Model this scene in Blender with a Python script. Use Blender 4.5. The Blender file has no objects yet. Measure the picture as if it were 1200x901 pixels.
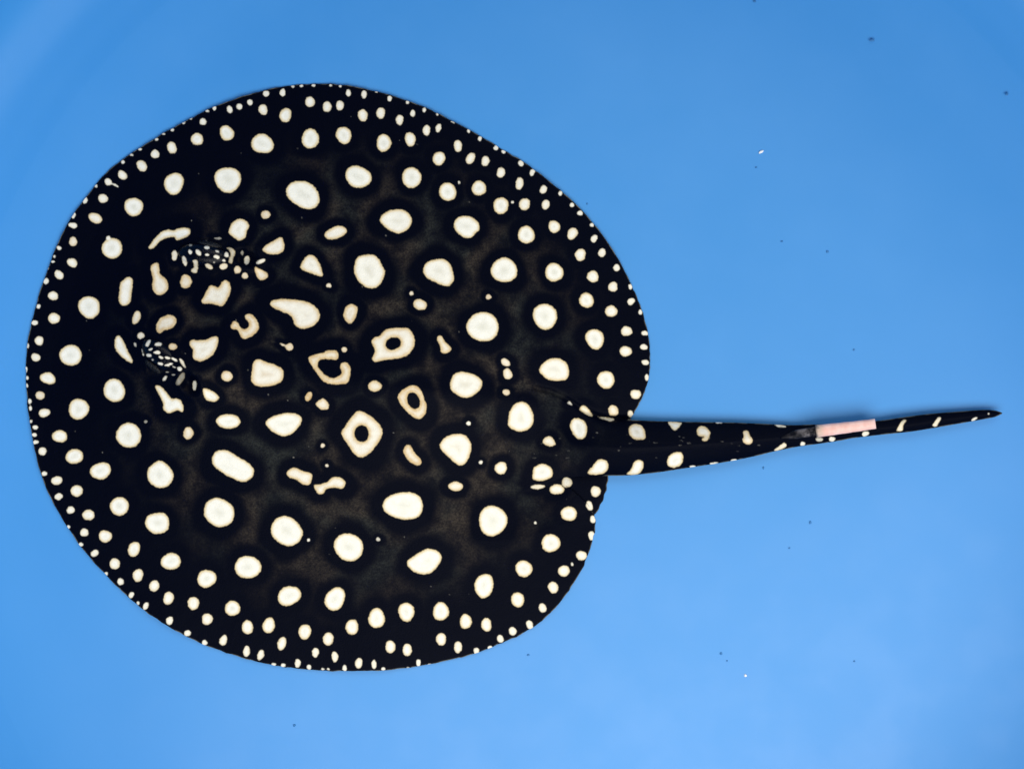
import bpy, math, random
import numpy as np

random.seed(7)
rng = np.random.default_rng(7)
scene = bpy.context.scene
col = scene.collection

# ------------------------------------------------------------------ scale
# The animal is drawn on a plan sheet in half millimetres, x to the tail,
# y across the back.  Sheet point (600, 450.5) is the world origin.
U = 0.0005
CAM_H = 0.90                       # height of the lens over the tub floor


def plan(x, y, z=0.0):
    """sheet x, y and height z (all half millimetres) -> metres; the sheet was
    measured from above, so a raised point is brought back by its height"""
    k = (CAM_H - np.asarray(z) * U) / CAM_H
    return (np.asarray(x) - 600.0) * U * k, (450.5 - np.asarray(y)) * U * k, np.asarray(z) * U


# ------------------------------------------------------------------ camera
cam_data = bpy.data.cameras.new('camera')
cam = bpy.data.objects.new('camera', cam_data)
col.objects.link(cam)
cam.location = (0.0, 0.0, CAM_H)
cam.rotation_euler = (0.0, 0.0, 0.0)
cam_data.sensor_width = 36.0
cam_data.lens = 36.0 * CAM_H / (1200 * U)
cam_data.clip_start = 0.01
cam_data.clip_end = 50.0
scene.camera = cam

# ------------------------------------------------------------------ light
world = bpy.data.worlds.new('World')
scene.world = world
world.use_nodes = True
bg = world.node_tree.nodes['Background']
bg.inputs['Color'].default_value = (0.72, 0.88, 1.0, 1.0)
bg.inputs['Strength'].default_value = 0.18


def area_lamp(name, loc, target, sx, sy, power, colour):
    d = bpy.data.lights.new(name, 'AREA')
    d.shape = 'RECTANGLE'
    d.size, d.size_y = sx, sy
    d.energy = power
    d.color = colour
    o = bpy.data.objects.new(name, d)
    col.objects.link(o)
    o.location = loc
    v = np.array(target, float) - np.array(loc, float)
    v /= np.linalg.norm(v)
    o.rotation_euler = (math.acos(-v[2]), 0.0, math.atan2(-v[0], v[1]) if abs(v[0]) + abs(v[1]) > 1e-6 else 0.0)
    return o


area_lamp('window_light', (0.75, 1.75, 1.75), (0.05, -0.05, 0.0), 2.2, 1.4, 31.0, (1.0, 0.97, 0.92))
area_lamp('ceiling_light', (0.34, -0.85, 1.30), (0.16, -0.20, 0.0), 1.9, 1.1, 36.0, (1.0, 0.98, 0.95))

scene.view_settings.view_transform = 'Standard'
scene.view_settings.look = 'None'
scene.view_settings.exposure = 0.0
scene.view_settings.gamma = 1.0
scene.view_settings.use_curve_mapping = False


# ------------------------------------------------------------------ helpers
def tag(o, label, cat, group=None):
    o['label'] = label
    o['category'] = cat
    if group:
        o['group'] = group
    return o


def link_mesh(name, verts, faces, material, parent=None, smooth=True, attrs=None):
    verts = np.asarray(verts, dtype=np.float32)
    me = bpy.data.meshes.new(name)
    if isinstance(faces, np.ndarray):
        n, k = faces.shape
        me.vertices.add(len(verts))
        me.vertices.foreach_set('co', verts.ravel())
        me.loops.add(n * k)
        me.loops.foreach_set('vertex_index', faces.ravel().astype(np.int32))
        me.polygons.add(n)
        me.polygons.foreach_set('loop_start', np.arange(0, n * k, k, dtype=np.int32))
        me.polygons.foreach_set('loop_total', np.full(n, k, dtype=np.int32))
        me.update(calc_edges=True)
    else:
        me.from_pydata([tuple(map(float, v)) for v in verts], [], faces)
    for an, av in (attrs or {}).items():
        a = me.attributes.new(an, 'FLOAT', 'POINT')
        a.data.foreach_set('value', np.asarray(av, dtype=np.float32))
    me.validate()
    me.update()
    if smooth:
        me.polygons.foreach_set('use_smooth', np.ones(len(me.polygons), dtype=bool))
    me.materials.append(material)
    o = bpy.data.objects.new(name, me)
    col.objects.link(o)
    o.parent = parent
    return o


def sstep(a, b, x):
    t = np.clip((np.asarray(x, dtype=float) - a) / (b - a), 0, 1)
    return t * t * (3 - 2 * t)


def curve(points, per=6, closed=True):
    """Catmull-Rom through the points"""
    p = np.array(points, float)
    n = len(p)
    out = []
    rngi = range(n) if closed else range(n - 1)
    for i in rngi:
        if closed:
            a, b, c, d = p[i - 1], p[i], p[(i + 1) % n], p[(i + 2) % n]
        else:
            a, b, c, d = p[max(i - 1, 0)], p[i], p[i + 1], p[min(i + 2, n - 1)]
        for t in np.arange(per) / per:
            out.append(0.5 * (2 * b + (c - a) * t + (2 * a - 5 * b + 4 * c - d) * t * t + (3 * b - a - 3 * c + d) * t ** 3))
    if not closed:
        out.append(p[-1])
    return np.array(out)


def poly_sdf(q, poly, closed=True):
    """signed distance (negative inside) of points q to a polygon"""
    a = poly
    b = np.roll(poly, -1, axis=0)
    if not closed:
        a, b = poly[:-1], poly[1:]
    best = np.full(len(q), 1e9)
    inside = np.zeros(len(q), dtype=bool)
    for (ax, ay), (bx, by) in zip(a, b):
        ex, ey = bx - ax, by - ay
        px, py = q[:, 0] - ax, q[:, 1] - ay
        l2 = ex * ex + ey * ey + 1e-12
        t = np.clip((px * ex + py * ey) / l2, 0, 1)
        dx, dy = px - t * ex, py - t * ey
        best = np.minimum(best, dx * dx + dy * dy)
        if closed:
            c = (ay > q[:, 1]) != (by > q[:, 1])
            if c.any():
                xs = ax + (q[:, 1] - ay) * ex / (ey if abs(ey) > 1e-9 else 1e-9)
                inside ^= c & (q[:, 0] < xs)
    d = np.sqrt(best)
    return np.where(inside, -d, d) if closed else d


# ------------------------------------------------------------------ materials
def new_mat(name):
    m = bpy.data.materials.new(name)
    m.use_nodes = True
    nt = m.node_tree
    return m, nt, nt.nodes['Principled BSDF']


def node(nt, kind, **kw):
    n = nt.nodes.new(kind)
    for k, v in kw.items():
        setattr(n, k, v)
    return n


def mapr(nt, src, a, b, c=0.0, d=1.0, smooth=True):
    n = node(nt, 'ShaderNodeMapRange')
    n.interpolation_type = 'SMOOTHSTEP' if smooth else 'LINEAR'
    n.inputs['From Min'].default_value = a
    n.inputs['From Max'].default_value = b
    n.inputs['To Min'].default_value = c
    n.inputs['To Max'].default_value = d
    nt.links.new(src, n.inputs['Value'])
    return n.outputs['Result']


def mixc(nt, fac, a, b):
    n = node(nt, 'ShaderNodeMix', data_type='RGBA')
    if hasattr(fac, 'links'):
        nt.links.new(fac, n.inputs[0])
    else:
        n.inputs[0].default_value = fac
    for s, i in ((a, 6), (b, 7)):
        if hasattr(s, 'links'):
            nt.links.new(s, n.inputs[i])
        else:
            n.inputs[i].default_value = (*s, 1.0)
    return n.outputs[2]


def mathn(nt, op, a, b=None):
    n = node(nt, 'ShaderNodeMath', operation=op)
    for s, i in ((a, 0), (b, 1)):
        if s is None:
            continue
        if hasattr(s, 'links'):
            nt.links.new(s, n.inputs[i])
        else:
            n.inputs[i].default_value = s
    return n.outputs[0]


def noise(nt, coord, scale, detail=3.0, rough=0.55):
    n = node(nt, 'ShaderNodeTexNoise')
    n.inputs['Scale'].default_value = scale
    n.inputs['Detail'].default_value = detail
    n.inputs['Roughness'].default_value = rough
    nt.links.new(coord, n.inputs['Vector'])
    return n.outputs['Fac']


def bump(nt, height, strength, dist, target):
    b = node(nt, 'ShaderNodeBump')
    b.inputs['Strength'].default_value = strength
    b.inputs['Distance'].default_value = dist
    nt.links.new(height, b.inputs['Height'])
    nt.links.new(b.outputs['Normal'], target.inputs['Normal'])


def skin_material(name, rough, spec):
    """black skin with pale spots: the spot outlines come from the mesh
    attribute spot_distance, the rest is noise"""
    m, nt, bs = new_mat(name)
    co = node(nt, 'ShaderNodeTexCoord').outputs['Object']

    def attr(n):
        return node(nt, 'ShaderNodeAttribute', attribute_name=n).outputs['Fac']
    d, tone, olive, margin = attr('spot_distance'), attr('spot_tone'), attr('olive'), attr('margin_distance')
    # ground colour: blue black, olive brown and mottled between the spots of the back
    mot = noise(nt, co, 110, 5, 0.7)
    pep = noise(nt, co, 900, 3, 0.7)
    ol = mathn(nt, 'MULTIPLY', olive, mapr(nt, mot, 0.32, 0.66, 0.22, 1.0))
    ol = mathn(nt, 'MULTIPLY', ol, mapr(nt, pep, 0.36, 0.66, 0.50, 1.25))
    hue = mixc(nt, mapr(nt, noise(nt, co, 30, 2), 0.4, 0.62), (0.037, 0.0300, 0.0235), (0.0205, 0.0225, 0.0210))
    ground = mixc(nt, ol, (0.0002, 0.0009, 0.0048), hue)
    # spots
    wob = mathn(nt, 'MULTIPLY', mathn(nt, 'SUBTRACT', noise(nt, co, 480, 4, 0.65), 0.5), 2.7)
    dd = mathn(nt, 'ADD', d, wob)
    white = mixc(nt, mapr(nt, noise(nt, co, 260, 3), 0.3, 0.75), (0.83, 0.80, 0.69), (0.75, 0.725, 0.62))
    core = mixc(nt, mapr(nt, attr('spot_core'), 0.45, 1.0, 0.0, 0.75), white, mixc(nt, mapr(nt, tone, 0.0, 0.5), (0.63, 0.61, 0.50), (0.50, 0.37, 0.21)))
    cream = mixc(nt, mathn(nt, 'MULTIPLY', mapr(nt, dd, -4.4, -0.2, 0.0, 0.9), mapr(nt, attr('spot_size'), 2.0, 9.0, 0.25, 1.0)), core, (0.64, 0.49, 0.24))
    tfac = mathn(nt, 'MULTIPLY', mapr(nt, tone, 0.0, 0.7, 0.0, 1.0, False), mapr(nt, dd, -7.5, -0.5, 0.25, 1.0))
    tan = mixc(nt, tfac, cream, mixc(nt, mapr(nt, noise(nt, co, 330, 3), 0.35, 0.7), (0.53, 0.36, 0.165), (0.65, 0.50, 0.28)))
    spotc = mixc(nt, mapr(nt, tone, 0.0, -1.0, 0.0, 1.0, False), tan, (0.055, 0.055, 0.05))
    mask = mapr(nt, dd, 0.6, -1.1)
    c = mixc(nt, mask, ground, spotc)
    # thin worn pale line along the very margin of the disc
    edge = mathn(nt, 'MULTIPLY', mapr(nt, margin, 1.3, 0.3), mapr(nt, noise(nt, co, 140, 2), 0.42, 0.6, 0.1, 0.75))
    edge = mathn(nt, 'MULTIPLY', edge, mapr(nt, d, 0.5, 3.0))
    c = mixc(nt, edge, c, (0.16, 0.155, 0.12))
    nt.links.new(c, bs.inputs['Base Color'])
    bs.inputs['Roughness'].default_value = rough
    bs.inputs['Specular IOR Level'].default_value = spec
    h = mathn(nt, 'ADD', noise(nt, co, 1300, 2), mathn(nt, 'MULTIPLY', noise(nt, co, 90, 4), 1.5))
    bump(nt, h, 0.30, 0.0006, bs)
    return m


def tub_material():
    m, nt, bs = new_mat('blue_plastic')
    co = node(nt, 'ShaderNodeTexCoord').outputs['Object']
    n1 = noise(nt, co, 3.2, 3, 0.5)
    n2 = noise(nt, co, 24, 5, 0.6)
    base = mixc(nt, mapr(nt, n1, 0.30, 0.70), (0.032, 0.238, 0.575), (0.041, 0.253, 0.60))
    base = mixc(nt, mapr(nt, n2, 0.50, 0.80, 0.0, 0.10), base, (0.07, 0.295, 0.64))
    nt.links.new(base, bs.inputs['Base Color'])
    nt.links.new(mapr(nt, n2, 0.3, 0.7, 0.46, 0.54), bs.inputs['Roughness'])
    # sheen set by radius: strong on the floor, cut outwards to subdue the lamp streak
    ln = node(nt, 'ShaderNodeVectorMath', operation='LENGTH')
    nt.links.new(co, ln.inputs[0])
    nt.links.new(mapr(nt, ln.outputs['Value'], 0.24, 0.40, 0.65, 0.25), bs.inputs['Specular IOR Level'])
    h = mathn(nt, 'ADD', mathn(nt, 'MULTIPLY', noise(nt, co, 9, 2), 1.0), mathn(nt, 'MULTIPLY', noise(nt, co, 700, 2), 0.02))
    bump(nt, h, 0.10, 0.01, bs)
    return m


def plain_material(name, c0, c1, scale, rough, spec=0.4, sss=0.0, relief=0.0):
    m, nt, bs = new_mat(name)
    co = node(nt, 'ShaderNodeTexCoord').outputs['Object']
    n = noise(nt, co, scale, 4, 0.6)
    nt.links.new(mixc(nt, mapr(nt, n, 0.3, 0.7), c0, c1), bs.inputs['Base Color'])
    bs.inputs['Roughness'].default_value = rough
    bs.inputs['Specular IOR Level'].default_value = spec
    if relief:
        bump(nt, n, relief, 0.001, bs)
    if sss:
        bs.inputs['Subsurface Weight'].default_value = sss
        bs.inputs['Subsurface Radius'].default_value = (0.004, 0.002, 0.0015)
        bs.inputs['Subsurface Scale'].default_value = 1.0
    return m


def sting_material():
    m, nt, bs = new_mat('grey_sting_sheath')
    co = node(nt, 'ShaderNodeTexCoord').outputs['Object']
    along = node(nt, 'ShaderNodeAttribute', attribute_name='along').outputs['Fac']
    g = mathn(nt, 'MULTIPLY', mapr(nt, along, 0.05, 0.36), mapr(nt, noise(nt, co, 210, 4, 0.6), 0.38, 0.68))
    nt.links.new(mixc(nt, g, (0.0008, 0.0014, 0.0045), (0.12, 0.11, 0.115)), bs.inputs['Base Color'])
    bs.inputs['Roughness'].default_value = 0.4
    bs.inputs['Specular IOR Level'].default_value = 0.08
    return m


def sleeve_material():
    """pale pink plastic, stained and worn thin at the end nearest the body"""
    m, nt, bs = new_mat('pale_pink_plastic')
    co = node(nt, 'ShaderNodeTexCoord').outputs['Object']
    along = node(nt, 'ShaderNodeAttribute', attribute_name='along').outputs['Fac']
    c = mixc(nt, mapr(nt, noise(nt, co, 160, 4, 0.6), 0.3, 0.7), (0.72, 0.41, 0.34), (0.80, 0.53, 0.46))
    c = mixc(nt, mapr(nt, along, 0.80, 1.0, 0.0, 0.5), c, (0.80, 0.60, 0.54))
    st = mathn(nt, 'ADD', along, mathn(nt, 'MULTIPLY', mathn(nt, 'SUBTRACT', noise(nt, co, 300, 3), 0.5), 0.22))
    c = mixc(nt, mapr(nt, st, 0.22, 0.03, 0.0, 0.75), c, (0.42, 0.36, 0.27))
    c = mixc(nt, mapr(nt, st, 0.06, -0.02, 0.0, 0.9), c, (0.05, 0.05, 0.05))
    nt.links.new(c, bs.inputs['Base Color'])
    bs.inputs['Roughness'].default_value = 0.38
    bs.inputs['Specular IOR Level'].default_value = 0.18
    return m


SKIN = skin_material('spotted_black_skin', 0.5, 0.03)
EYE_SKIN = skin_material('wet_eye_skin', 0.22, 0.12)
TUB = tub_material()
CORNEA = plain_material('wet_dark_cornea', (0.001, 0.002, 0.005), (0.022, 0.022, 0.022), 700, 0.16, 0.14, 0.0, 1.0)
SLEEVE = sleeve_material()
STING = sting_material()
DARK_BIT = plain_material('dark_debris', (0.025, 0.14, 0.34), (0.035, 0.18, 0.42), 900, 0.6)
PALE_BIT = plain_material('pale_debris', (0.72, 0.74, 0.74), (0.82, 0.82, 0.80), 900, 0.5)

# ------------------------------------------------------------------ the tub
TUB_X, TUB_Y = (650 - 600) * U, (450.5 - 540) * U


def revolve(profile, seg=192):
    prof = curve(profile, 6, closed=False)
    n = len(prof)
    v, f = [], []
    for k in range(seg):
        a = 2 * math.pi * k / seg
        for r, z in prof:
            v.append((r * math.cos(a), r * math.sin(a), z))
    for k in range(seg):
        for i in range(n - 1):
            p, q = k * n, ((k + 1) % seg) * n
            f.append((p + i, q + i, q + i + 1, p + i + 1))
    return v, f


tub = bpy.data.objects.new('plastic_tub', None)
col.objects.link(tub)
tub.location = (TUB_X, TUB_Y, 0.0)
tag(tub, 'round light blue plastic tub, smooth and bare, with the spotted ray on its floor', 'tub')
FLOOR = [(0.0005, 0.0), (0.10, 0.0), (0.20, 0.0), (0.27, 0.0), (0.300, 0.0004), (0.318, 0.0017), (0.336, 0.0043), (0.350, 0.0066)]
v, f = revolve(FLOOR)
link_mesh('floor', v, f, TUB, tub)


def floor_z(x, y):
    """height of the tub floor, in half millimetres, under a sheet point"""
    r = np.hypot((np.asarray(x) - 650) * U, (np.asarray(y) - 540) * U)
    return np.interp(r, [p[0] for p in FLOOR], [p[1] for p in FLOOR]) / U


v, f = revolve([(0.350, 0.0066), (0.364, 0.0087), (0.382, 0.0135), (0.400, 0.026), (0.413, 0.052), (0.422, 0.10), (0.428, 0.16), (0.432, 0.208)])
link_mesh('wall', v, f, TUB, tub)
v, f = revolve([(0.432, 0.208), (0.435, 0.215), (0.443, 0.219), (0.453, 0.215), (0.457, 0.206), (0.456, 0.196)])
link_mesh('rim', v, f, TUB, tub)

# ------------------------------------------------------------------ markings of the ray
# round spots: x, y, half width, half height, turn in degrees, tone (0 white, 1 tan, -1 grey)
ROUND_SPOTS = [
    (215.3, 143.7, 2.33, 1.5), (202, 152.5, 2.17, 1.83), (191.7, 157.2, 2, 1.33), (183.3, 163.8, 2.33, 1.83),
    (164.2, 175.3, 2.33, 1.5), (154.5, 181.7, 2.33, 1.5), (144.2, 190, 2.33, 2.33), (112.2, 218, 2, 2),
    (99.7, 235, 2.67, 3.33), (201.3, 173.3, 5.5, 7.17, -20), (181.7, 180.8, 5.33, 5), (166.2, 194.5, 5.5, 7, -35),
    (143.3, 205.3, 4.67, 6.33, -40), (126.7, 213.3, 4.67, 4, 30), (135, 217.2, 4.17, 1.33, 25),
    (120.8, 232.8, 5.83, 5, 15), (203.8, 215.3, 11.33, 13, 10), (202, 152, 2.33, 1.67), (215, 144.2, 2.33, 1.67),
    (223.8, 139.3, 2, 1.33), (243, 130.3, 2.17, 1.5), (251.3, 127, 2.33, 2.67), (343, 101.7, 2, 1.5),
    (353.3, 100.8, 2.17, 1.67), (367.5, 100.3, 2.33, 2), (387.2, 100.3, 2, 1.67), (398.7, 101.3, 1.67, 1.33),
    (269.2, 128.7, 3.33, 4.5, -15), (280.5, 125.3, 3.5, 3.83, -20), (293, 120.3, 3.33, 3.67),
    (311.7, 110, 3.83, 3.67, -15), (331.3, 108.7, 3.5, 4.5), (237.8, 142.7, 4, 4.17, -20), (231, 163.3, 7.5, 7.17),
    (265.8, 156.2, 7.83, 9.67, -35), (308.3, 128.7, 5, 6.67, -20), (334.5, 135.3, 7, 8.33, 15),
    (363.3, 119.7, 5.67, 6.5), (383.3, 125.5, 5.17, 6.17, 5), (307.5, 168.7, 13.33, 11.33, 25),
    (363.7, 162.8, 10, 12, 5), (267, 210.8, 15.33, 15.17), (355.5, 228.3, 20.33, 15.33, 28), (387.2, 100.5, 2, 1.83),
    (398.7, 101.2, 1.67, 1.5), (441.2, 108, 2, 1), (477.5, 120, 2.17, 2.33), (497.2, 129.2, 2.17, 3, 15),
    (512.5, 134.2, 1.67, 1.67), (530.8, 143.7, 2.33, 0.83, 25), (549.2, 153.7, 2, 2.33), (562.5, 162.8, 2.33, 3, 20),
    (408.3, 109.3, 3, 4.17), (426.7, 110.8, 3.17, 4.83), (456.7, 115.8, 2.67, 3.5, 10), (383.7, 125.3, 4.67, 6.33),
    (398.3, 123.8, 4.67, 5.67), (425.3, 135.5, 5.67, 7.33, -8), (446.2, 132.8, 5, 7), (468.3, 140.7, 4.33, 6.33),
    (483.7, 133.3, 3, 4.33, 5), (500, 153, 4.33, 6.33, 5), (513.8, 150.3, 3.17, 5.33, 15),
    (402.8, 158.8, 8.83, 10.33, -15), (449.7, 167.8, 8.67, 10.17), (480.8, 163.3, 6.33, 8.33, -10),
    (514.5, 186, 7.17, 8.33, 15), (536.7, 171.2, 4.83, 7), (551.2, 185.8, 5, 7, 30), (568.8, 189.2, 4.33, 6, 8),
    (419.7, 207.5, 15.83, 12.5, 15), (482.5, 208.3, 11.5, 12), (524.7, 225, 10, 11, -10),
    (561.3, 220.8, 8.33, 8.83, 15), (538, 214.2, 1.33, 2), (562.5, 163, 1.83, 3, 15), (581.2, 173.3, 2.67, 3.33, 35),
    (590, 178, 2.67, 2.33), (610.5, 191.7, 3.17, 3.67, -30), (623.8, 202.2, 2.83, 4.5, 20),
    (656.7, 226.7, 2.5, 3, 35), (670.3, 240.3, 2.67, 2.83, 40), (679.7, 249.7, 3.33, 3.17),
    (693.8, 263.7, 2.67, 2.33, 30), (569.2, 188.8, 4.5, 6, 10), (587, 202.5, 5, 6.17, 10),
    (608.8, 215.3, 4.5, 7.17, 8), (614.7, 239.5, 6.33, 7.17, 15), (636.7, 222.3, 4.17, 5.17, 30),
    (639.5, 240, 4.5, 6, 20), (587, 241.2, 8.83, 10, 10), (649.5, 265.8, 7, 7.17, 20), (670.8, 273.8, 5.5, 7.67, 30),
    (616.7, 275.3, 10, 10.33), (696.2, 279.7, 3.67, 4.67, 30), (600.5, 237, 1.67, 1.67), (99.2, 234.7, 2.67, 4, 20),
    (86.2, 252.5, 2.33, 3.67, 20), (85.5, 264.2, 5.33, 3.33, 15), (69.2, 290.8, 3, 2.33, 30), (63.8, 300.8, 1.67, 2),
    (62, 306.7, 2.33, 1.5), (56.7, 315, 1, 1.67), (53.7, 329.5, 3.33, 3.67), (45, 358.8, 2.33, 2.67),
    (85.8, 283.3, 4.67, 5.67, 0, 0.3), (84.7, 308, 6.33, 5.17, 25), (69.2, 322.2, 4.67, 6.33, -45),
    (62.2, 346.7, 6, 5.17), (63.3, 373, 7.17, 6.33, 15), (111.7, 255.8, 8.67, 5.67, 25, 0.15), (156.7, 242.5, 11, 11),
    (131.3, 291.2, 12.17, 12), (127.5, 279.7, 3, 3), (104.5, 360, 12.5, 13.33, -20), (160, 372.2, 4.67, 8, 20, 0.3),
    (311.3, 251.7, 5.5, 4.83, 0, 0.4), (217.8, 330, 6.67, 8.33, 0, 0.5), (385.3, 334.5, 3, 2.67, 0, 0.3),
    (278.3, 316.3, 4.17, 4.5, 0, 0.4), (287, 323.3, 3.83, 3.83, 0, 0.4), (305.5, 306.7, 6, 2.33, -25),
    (289.2, 305, 3.33, 5.33, 12), (283.8, 296.3, 1.67, 3, 0, -0.7), (262, 312.5, 5.67, 4.17, -15, 0.2),
    (245, 312.5, 5.67, 3.33, 30, 0.2), (216.2, 305.8, 2.67, 6.33, -15), (204.7, 299.2, 3.33, 6, 5, 0.1),
    (222.8, 295.3, 2.33, 3.33, -20), (232.5, 296.2, 3, 5.33, -40), (242.5, 290.3, 3.67, 2.67, 10),
    (254.5, 294.7, 3, 1.67, 25), (243, 298.8, 3, 2, 10), (254.2, 301.3, 4.33, 2.83, 15), (265.5, 298.7, 3, 3.67, -15),
    (262.2, 305.3, 2.5, 1.83), (250.8, 307.5, 1.33, 1.33, 0, -0.5), (255.5, 279.7, 5, 1.67, 0, -0.6),
    (241.7, 281.7, 1.33, 1, 0, -0.3), (223.3, 287.5, 2.33, 1.67, 0, -0.6), (482.2, 343.8, 2.5, 2.5, 0, 0.3),
    (492.2, 357, 8.33, 6.33, 20, 0.3), (572.5, 348, 3.33, 3.33, 0, 0.4), (590.8, 316.7, 15.33, 14.67),
    (649.5, 319.2, 11, 10.67, 20), (680, 298.8, 6.33, 7.33, 20), (705.5, 296.3, 4.17, 5.33, 25),
    (694.7, 324.2, 6.83, 7), (722.5, 313.8, 4.17, 4, -30), (718.3, 336.3, 5.83, 5.67, -20),
    (738.7, 336.3, 2.33, 3.33), (739.7, 353.3, 4.83, 3.67, -25), (750.5, 365.8, 2.33, 3), (687.2, 352, 8.5, 9, -15),
    (716.2, 364.7, 7.33, 6.83), (638.7, 370.8, 14.33, 15, -20), (697, 397.2, 10.67, 12.17, -15),
    (734.2, 388, 6.33, 6), (755.8, 390.5, 4, 3), (733, 411.7, 7.33, 6), (754.5, 406.7, 4.5, 3.33, 10),
    (756.3, 424.7, 4.5, 3.33, 10), (565.8, 383, 19.17, 17), (592.5, 424.7, 6, 4, 30, 0.2),
    (595, 438.3, 5.33, 6.67, -10, 0.2), (593.3, 459.7, 4.33, 3.67, 0, 0.4), (40.8, 378.3, 4, 3),
    (32.5, 405.3, 1.67, 3.33), (30.3, 433, 2, 4), (31.7, 442.8, 2.17, 2.5), (31.7, 451.7, 1.33, 2.67),
    (35, 470.3, 2, 3.33), (35.8, 478.3, 1.67, 3), (36.3, 493.7, 1.67, 2.33), (41.2, 500.8, 3.33, 2.67),
    (40, 509.5, 3.33, 2.33), (41.7, 518, 3.33, 2.33), (45.8, 399.2, 5.33, 5.33), (42, 418.7, 5.5, 4.67),
    (82.8, 416.3, 13.33, 12.17), (56.2, 443.3, 9.17, 7, 15), (47, 463.3, 5.5, 4.83, 0, 0.3), (52, 483.7, 7, 5, -8),
    (92.2, 479.2, 12, 12.17, -10), (70, 511.2, 9, 7.33), (134, 457.5, 12.5, 13.67, -15), (150.8, 510, 14.67, 14.67),
    (165, 393.3, 4.17, 4, 0, 0.2), (170.8, 494.2, 2, 2, 0, -0.7), (202.5, 406.2, 5.8, 5, 0, 0.6),
    (173.5, 402.2, 2.5, 5.5, 35), (185.5, 403.3, 4.8, 2.8, -10), (176.5, 409.3, 3, 1.6, -25), (184, 413, 4.6, 2.5),
    (174.5, 416.5, 3.7, 2.6, 10), (188.7, 418.8, 3.4, 1.8, 20), (196.3, 419.2, 3.8, 1.8, 12),
    (204.5, 421.2, 4.5, 2, 30), (188, 426.2, 3.8, 2.2, 8), (196, 427.8, 3.5, 1.8, -5), (200, 426.5, 3, 1.4, -10),
    (204, 430, 2.8, 1.2, 20), (210.5, 432.2, 3.2, 3.5), (179, 421.8, 1.4, 1.4, 0, -0.3),
    (203, 439.3, 2.5, 1.2, 0, -0.2), (193, 443.5, 2.2, 4.5, 40, -0.2), (211.5, 444, 3.5, 8.5, 30, -0.75),
    (228, 451.5, 2.6, 6.2, 3), (167.2, 413, 0.8, 5, -15, -0.3), (158.3, 404, 1.6, 3, -15, -0.4),
    (186, 436, 2, 0.8, 20, -0.4), (196, 436, 2.8, 1, -15, -0.6), (265.8, 440.8, 6.67, 6.33, 0, 0.4),
    (339.2, 406.7, 4.67, 4.33, 0, 0.4), (331.7, 404.2, 4.17, 1.33, 20, 0.4), (361.7, 464.7, 3.67, 6, 25, 0.9),
    (220.8, 507.5, 6, 7.5, 0, 0.4), (403.3, 409.7, 3.33, 3.33, 0, 0.4), (439.2, 452.5, 8, 6.33, 8, 0.4),
    (549.2, 496.2, 2.67, 2.67), (710, 445, 10, 10.67, -15), (758, 442.2, 2.5, 4.33), (745, 462, 6.33, 5.67, 15),
    (718.8, 481.2, 5.83, 6.67, -15, 0.3), (738.7, 484.7, 3.33, 3.83, 0, 0.2), (678.3, 501.7, 9.67, 12.67, -18),
    (587, 548.3, 7.33, 7.33), (443.3, 631.7, 2.67, 2.33, 0, -0.3), (563.3, 541.7, 2.33, 2.33),
    (383, 545.3, 2, 2, 0, 0.2), (378.3, 522, 2.67, 2.67, 0, 0.3), (361.7, 632.5, 2, 2), (42, 518.3, 3.67, 2, -15),
    (49.7, 528.7, 4.67, 5, 20), (52, 555, 3.33, 2.83), (80.3, 617.5, 2, 2.33), (95, 637.7, 2.83, 2.5),
    (87.2, 534.7, 10.33, 8.67, -15), (118, 551.7, 12.17, 10, -15), (66.7, 563, 6.67, 5, -10), (90, 575, 7.33, 6.67),
    (68.8, 581.7, 5, 3.83, -20), (82.8, 597.3, 5, 4.33, -30), (103.8, 603.3, 7.33, 6.17),
    (98.8, 623.7, 5.17, 4.5, -20), (123.3, 628.3, 7.83, 7), (110.8, 648, 5, 3.67, -30), (157, 643.3, 7, 9, 20),
    (140, 593, 11, 11), (124.2, 672, 2.33, 2.33), (153.8, 697, 3, 4, 30), (161.7, 706.3, 1.67, 2.33),
    (170.8, 709.7, 3, 4.67, 25), (134.5, 660.3, 6, 6.67), (141.2, 681.3, 3.83, 4.33), (161.7, 673.7, 6.17, 7.5, 10),
    (180.8, 686.3, 5.67, 7, 30), (197.5, 700.8, 6.17, 7.67, 25), (226.7, 706.7, 6.67, 8, 10),
    (198.8, 727, 4.17, 5, 25), (219.7, 741.7, 4, 3.83), (239.7, 752.8, 3.33, 3.33), (242.8, 725.3, 6.17, 7, 20),
    (200.3, 657.5, 12, 9.67, -10), (242.2, 677.8, 11.33, 10.33, -15), (290.5, 664.3, 15.83, 13.17, 5),
    (272.5, 712.5, 9, 9), (338.8, 698, 14, 11.33, -20), (392.5, 701.7, 11.33, 14.33, 35), (290, 734.7, 6.67, 8.33),
    (315, 732.5, 7, 9.67, 15), (261.7, 750, 4.33, 6.67, 20), (330.3, 753.7, 5, 8, 15), (357.2, 740, 7.33, 9, 10),
    (288.8, 763, 4, 6.33, 10), (305.5, 767, 3.83, 6.33, 20), (320.8, 778.3, 2.67, 2), (332, 779.2, 3, 2.33),
    (348.8, 776.7, 3.33, 5.33, 10), (362.2, 781.3, 2.83, 3), (369.7, 764.2, 4.17, 5.67, 5),
    (384.7, 748.3, 6.17, 7.67, 5), (392.5, 769.3, 4, 6.33), (378.3, 783.7, 2, 1.33), (384.7, 783.7, 1.67, 1.67),
    (403.7, 782.5, 2.67, 3.67), (412.5, 734.5, 7.67, 9), (441.3, 724.2, 9.5, 12, 5), (476.2, 716.7, 9.33, 11.33),
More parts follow.
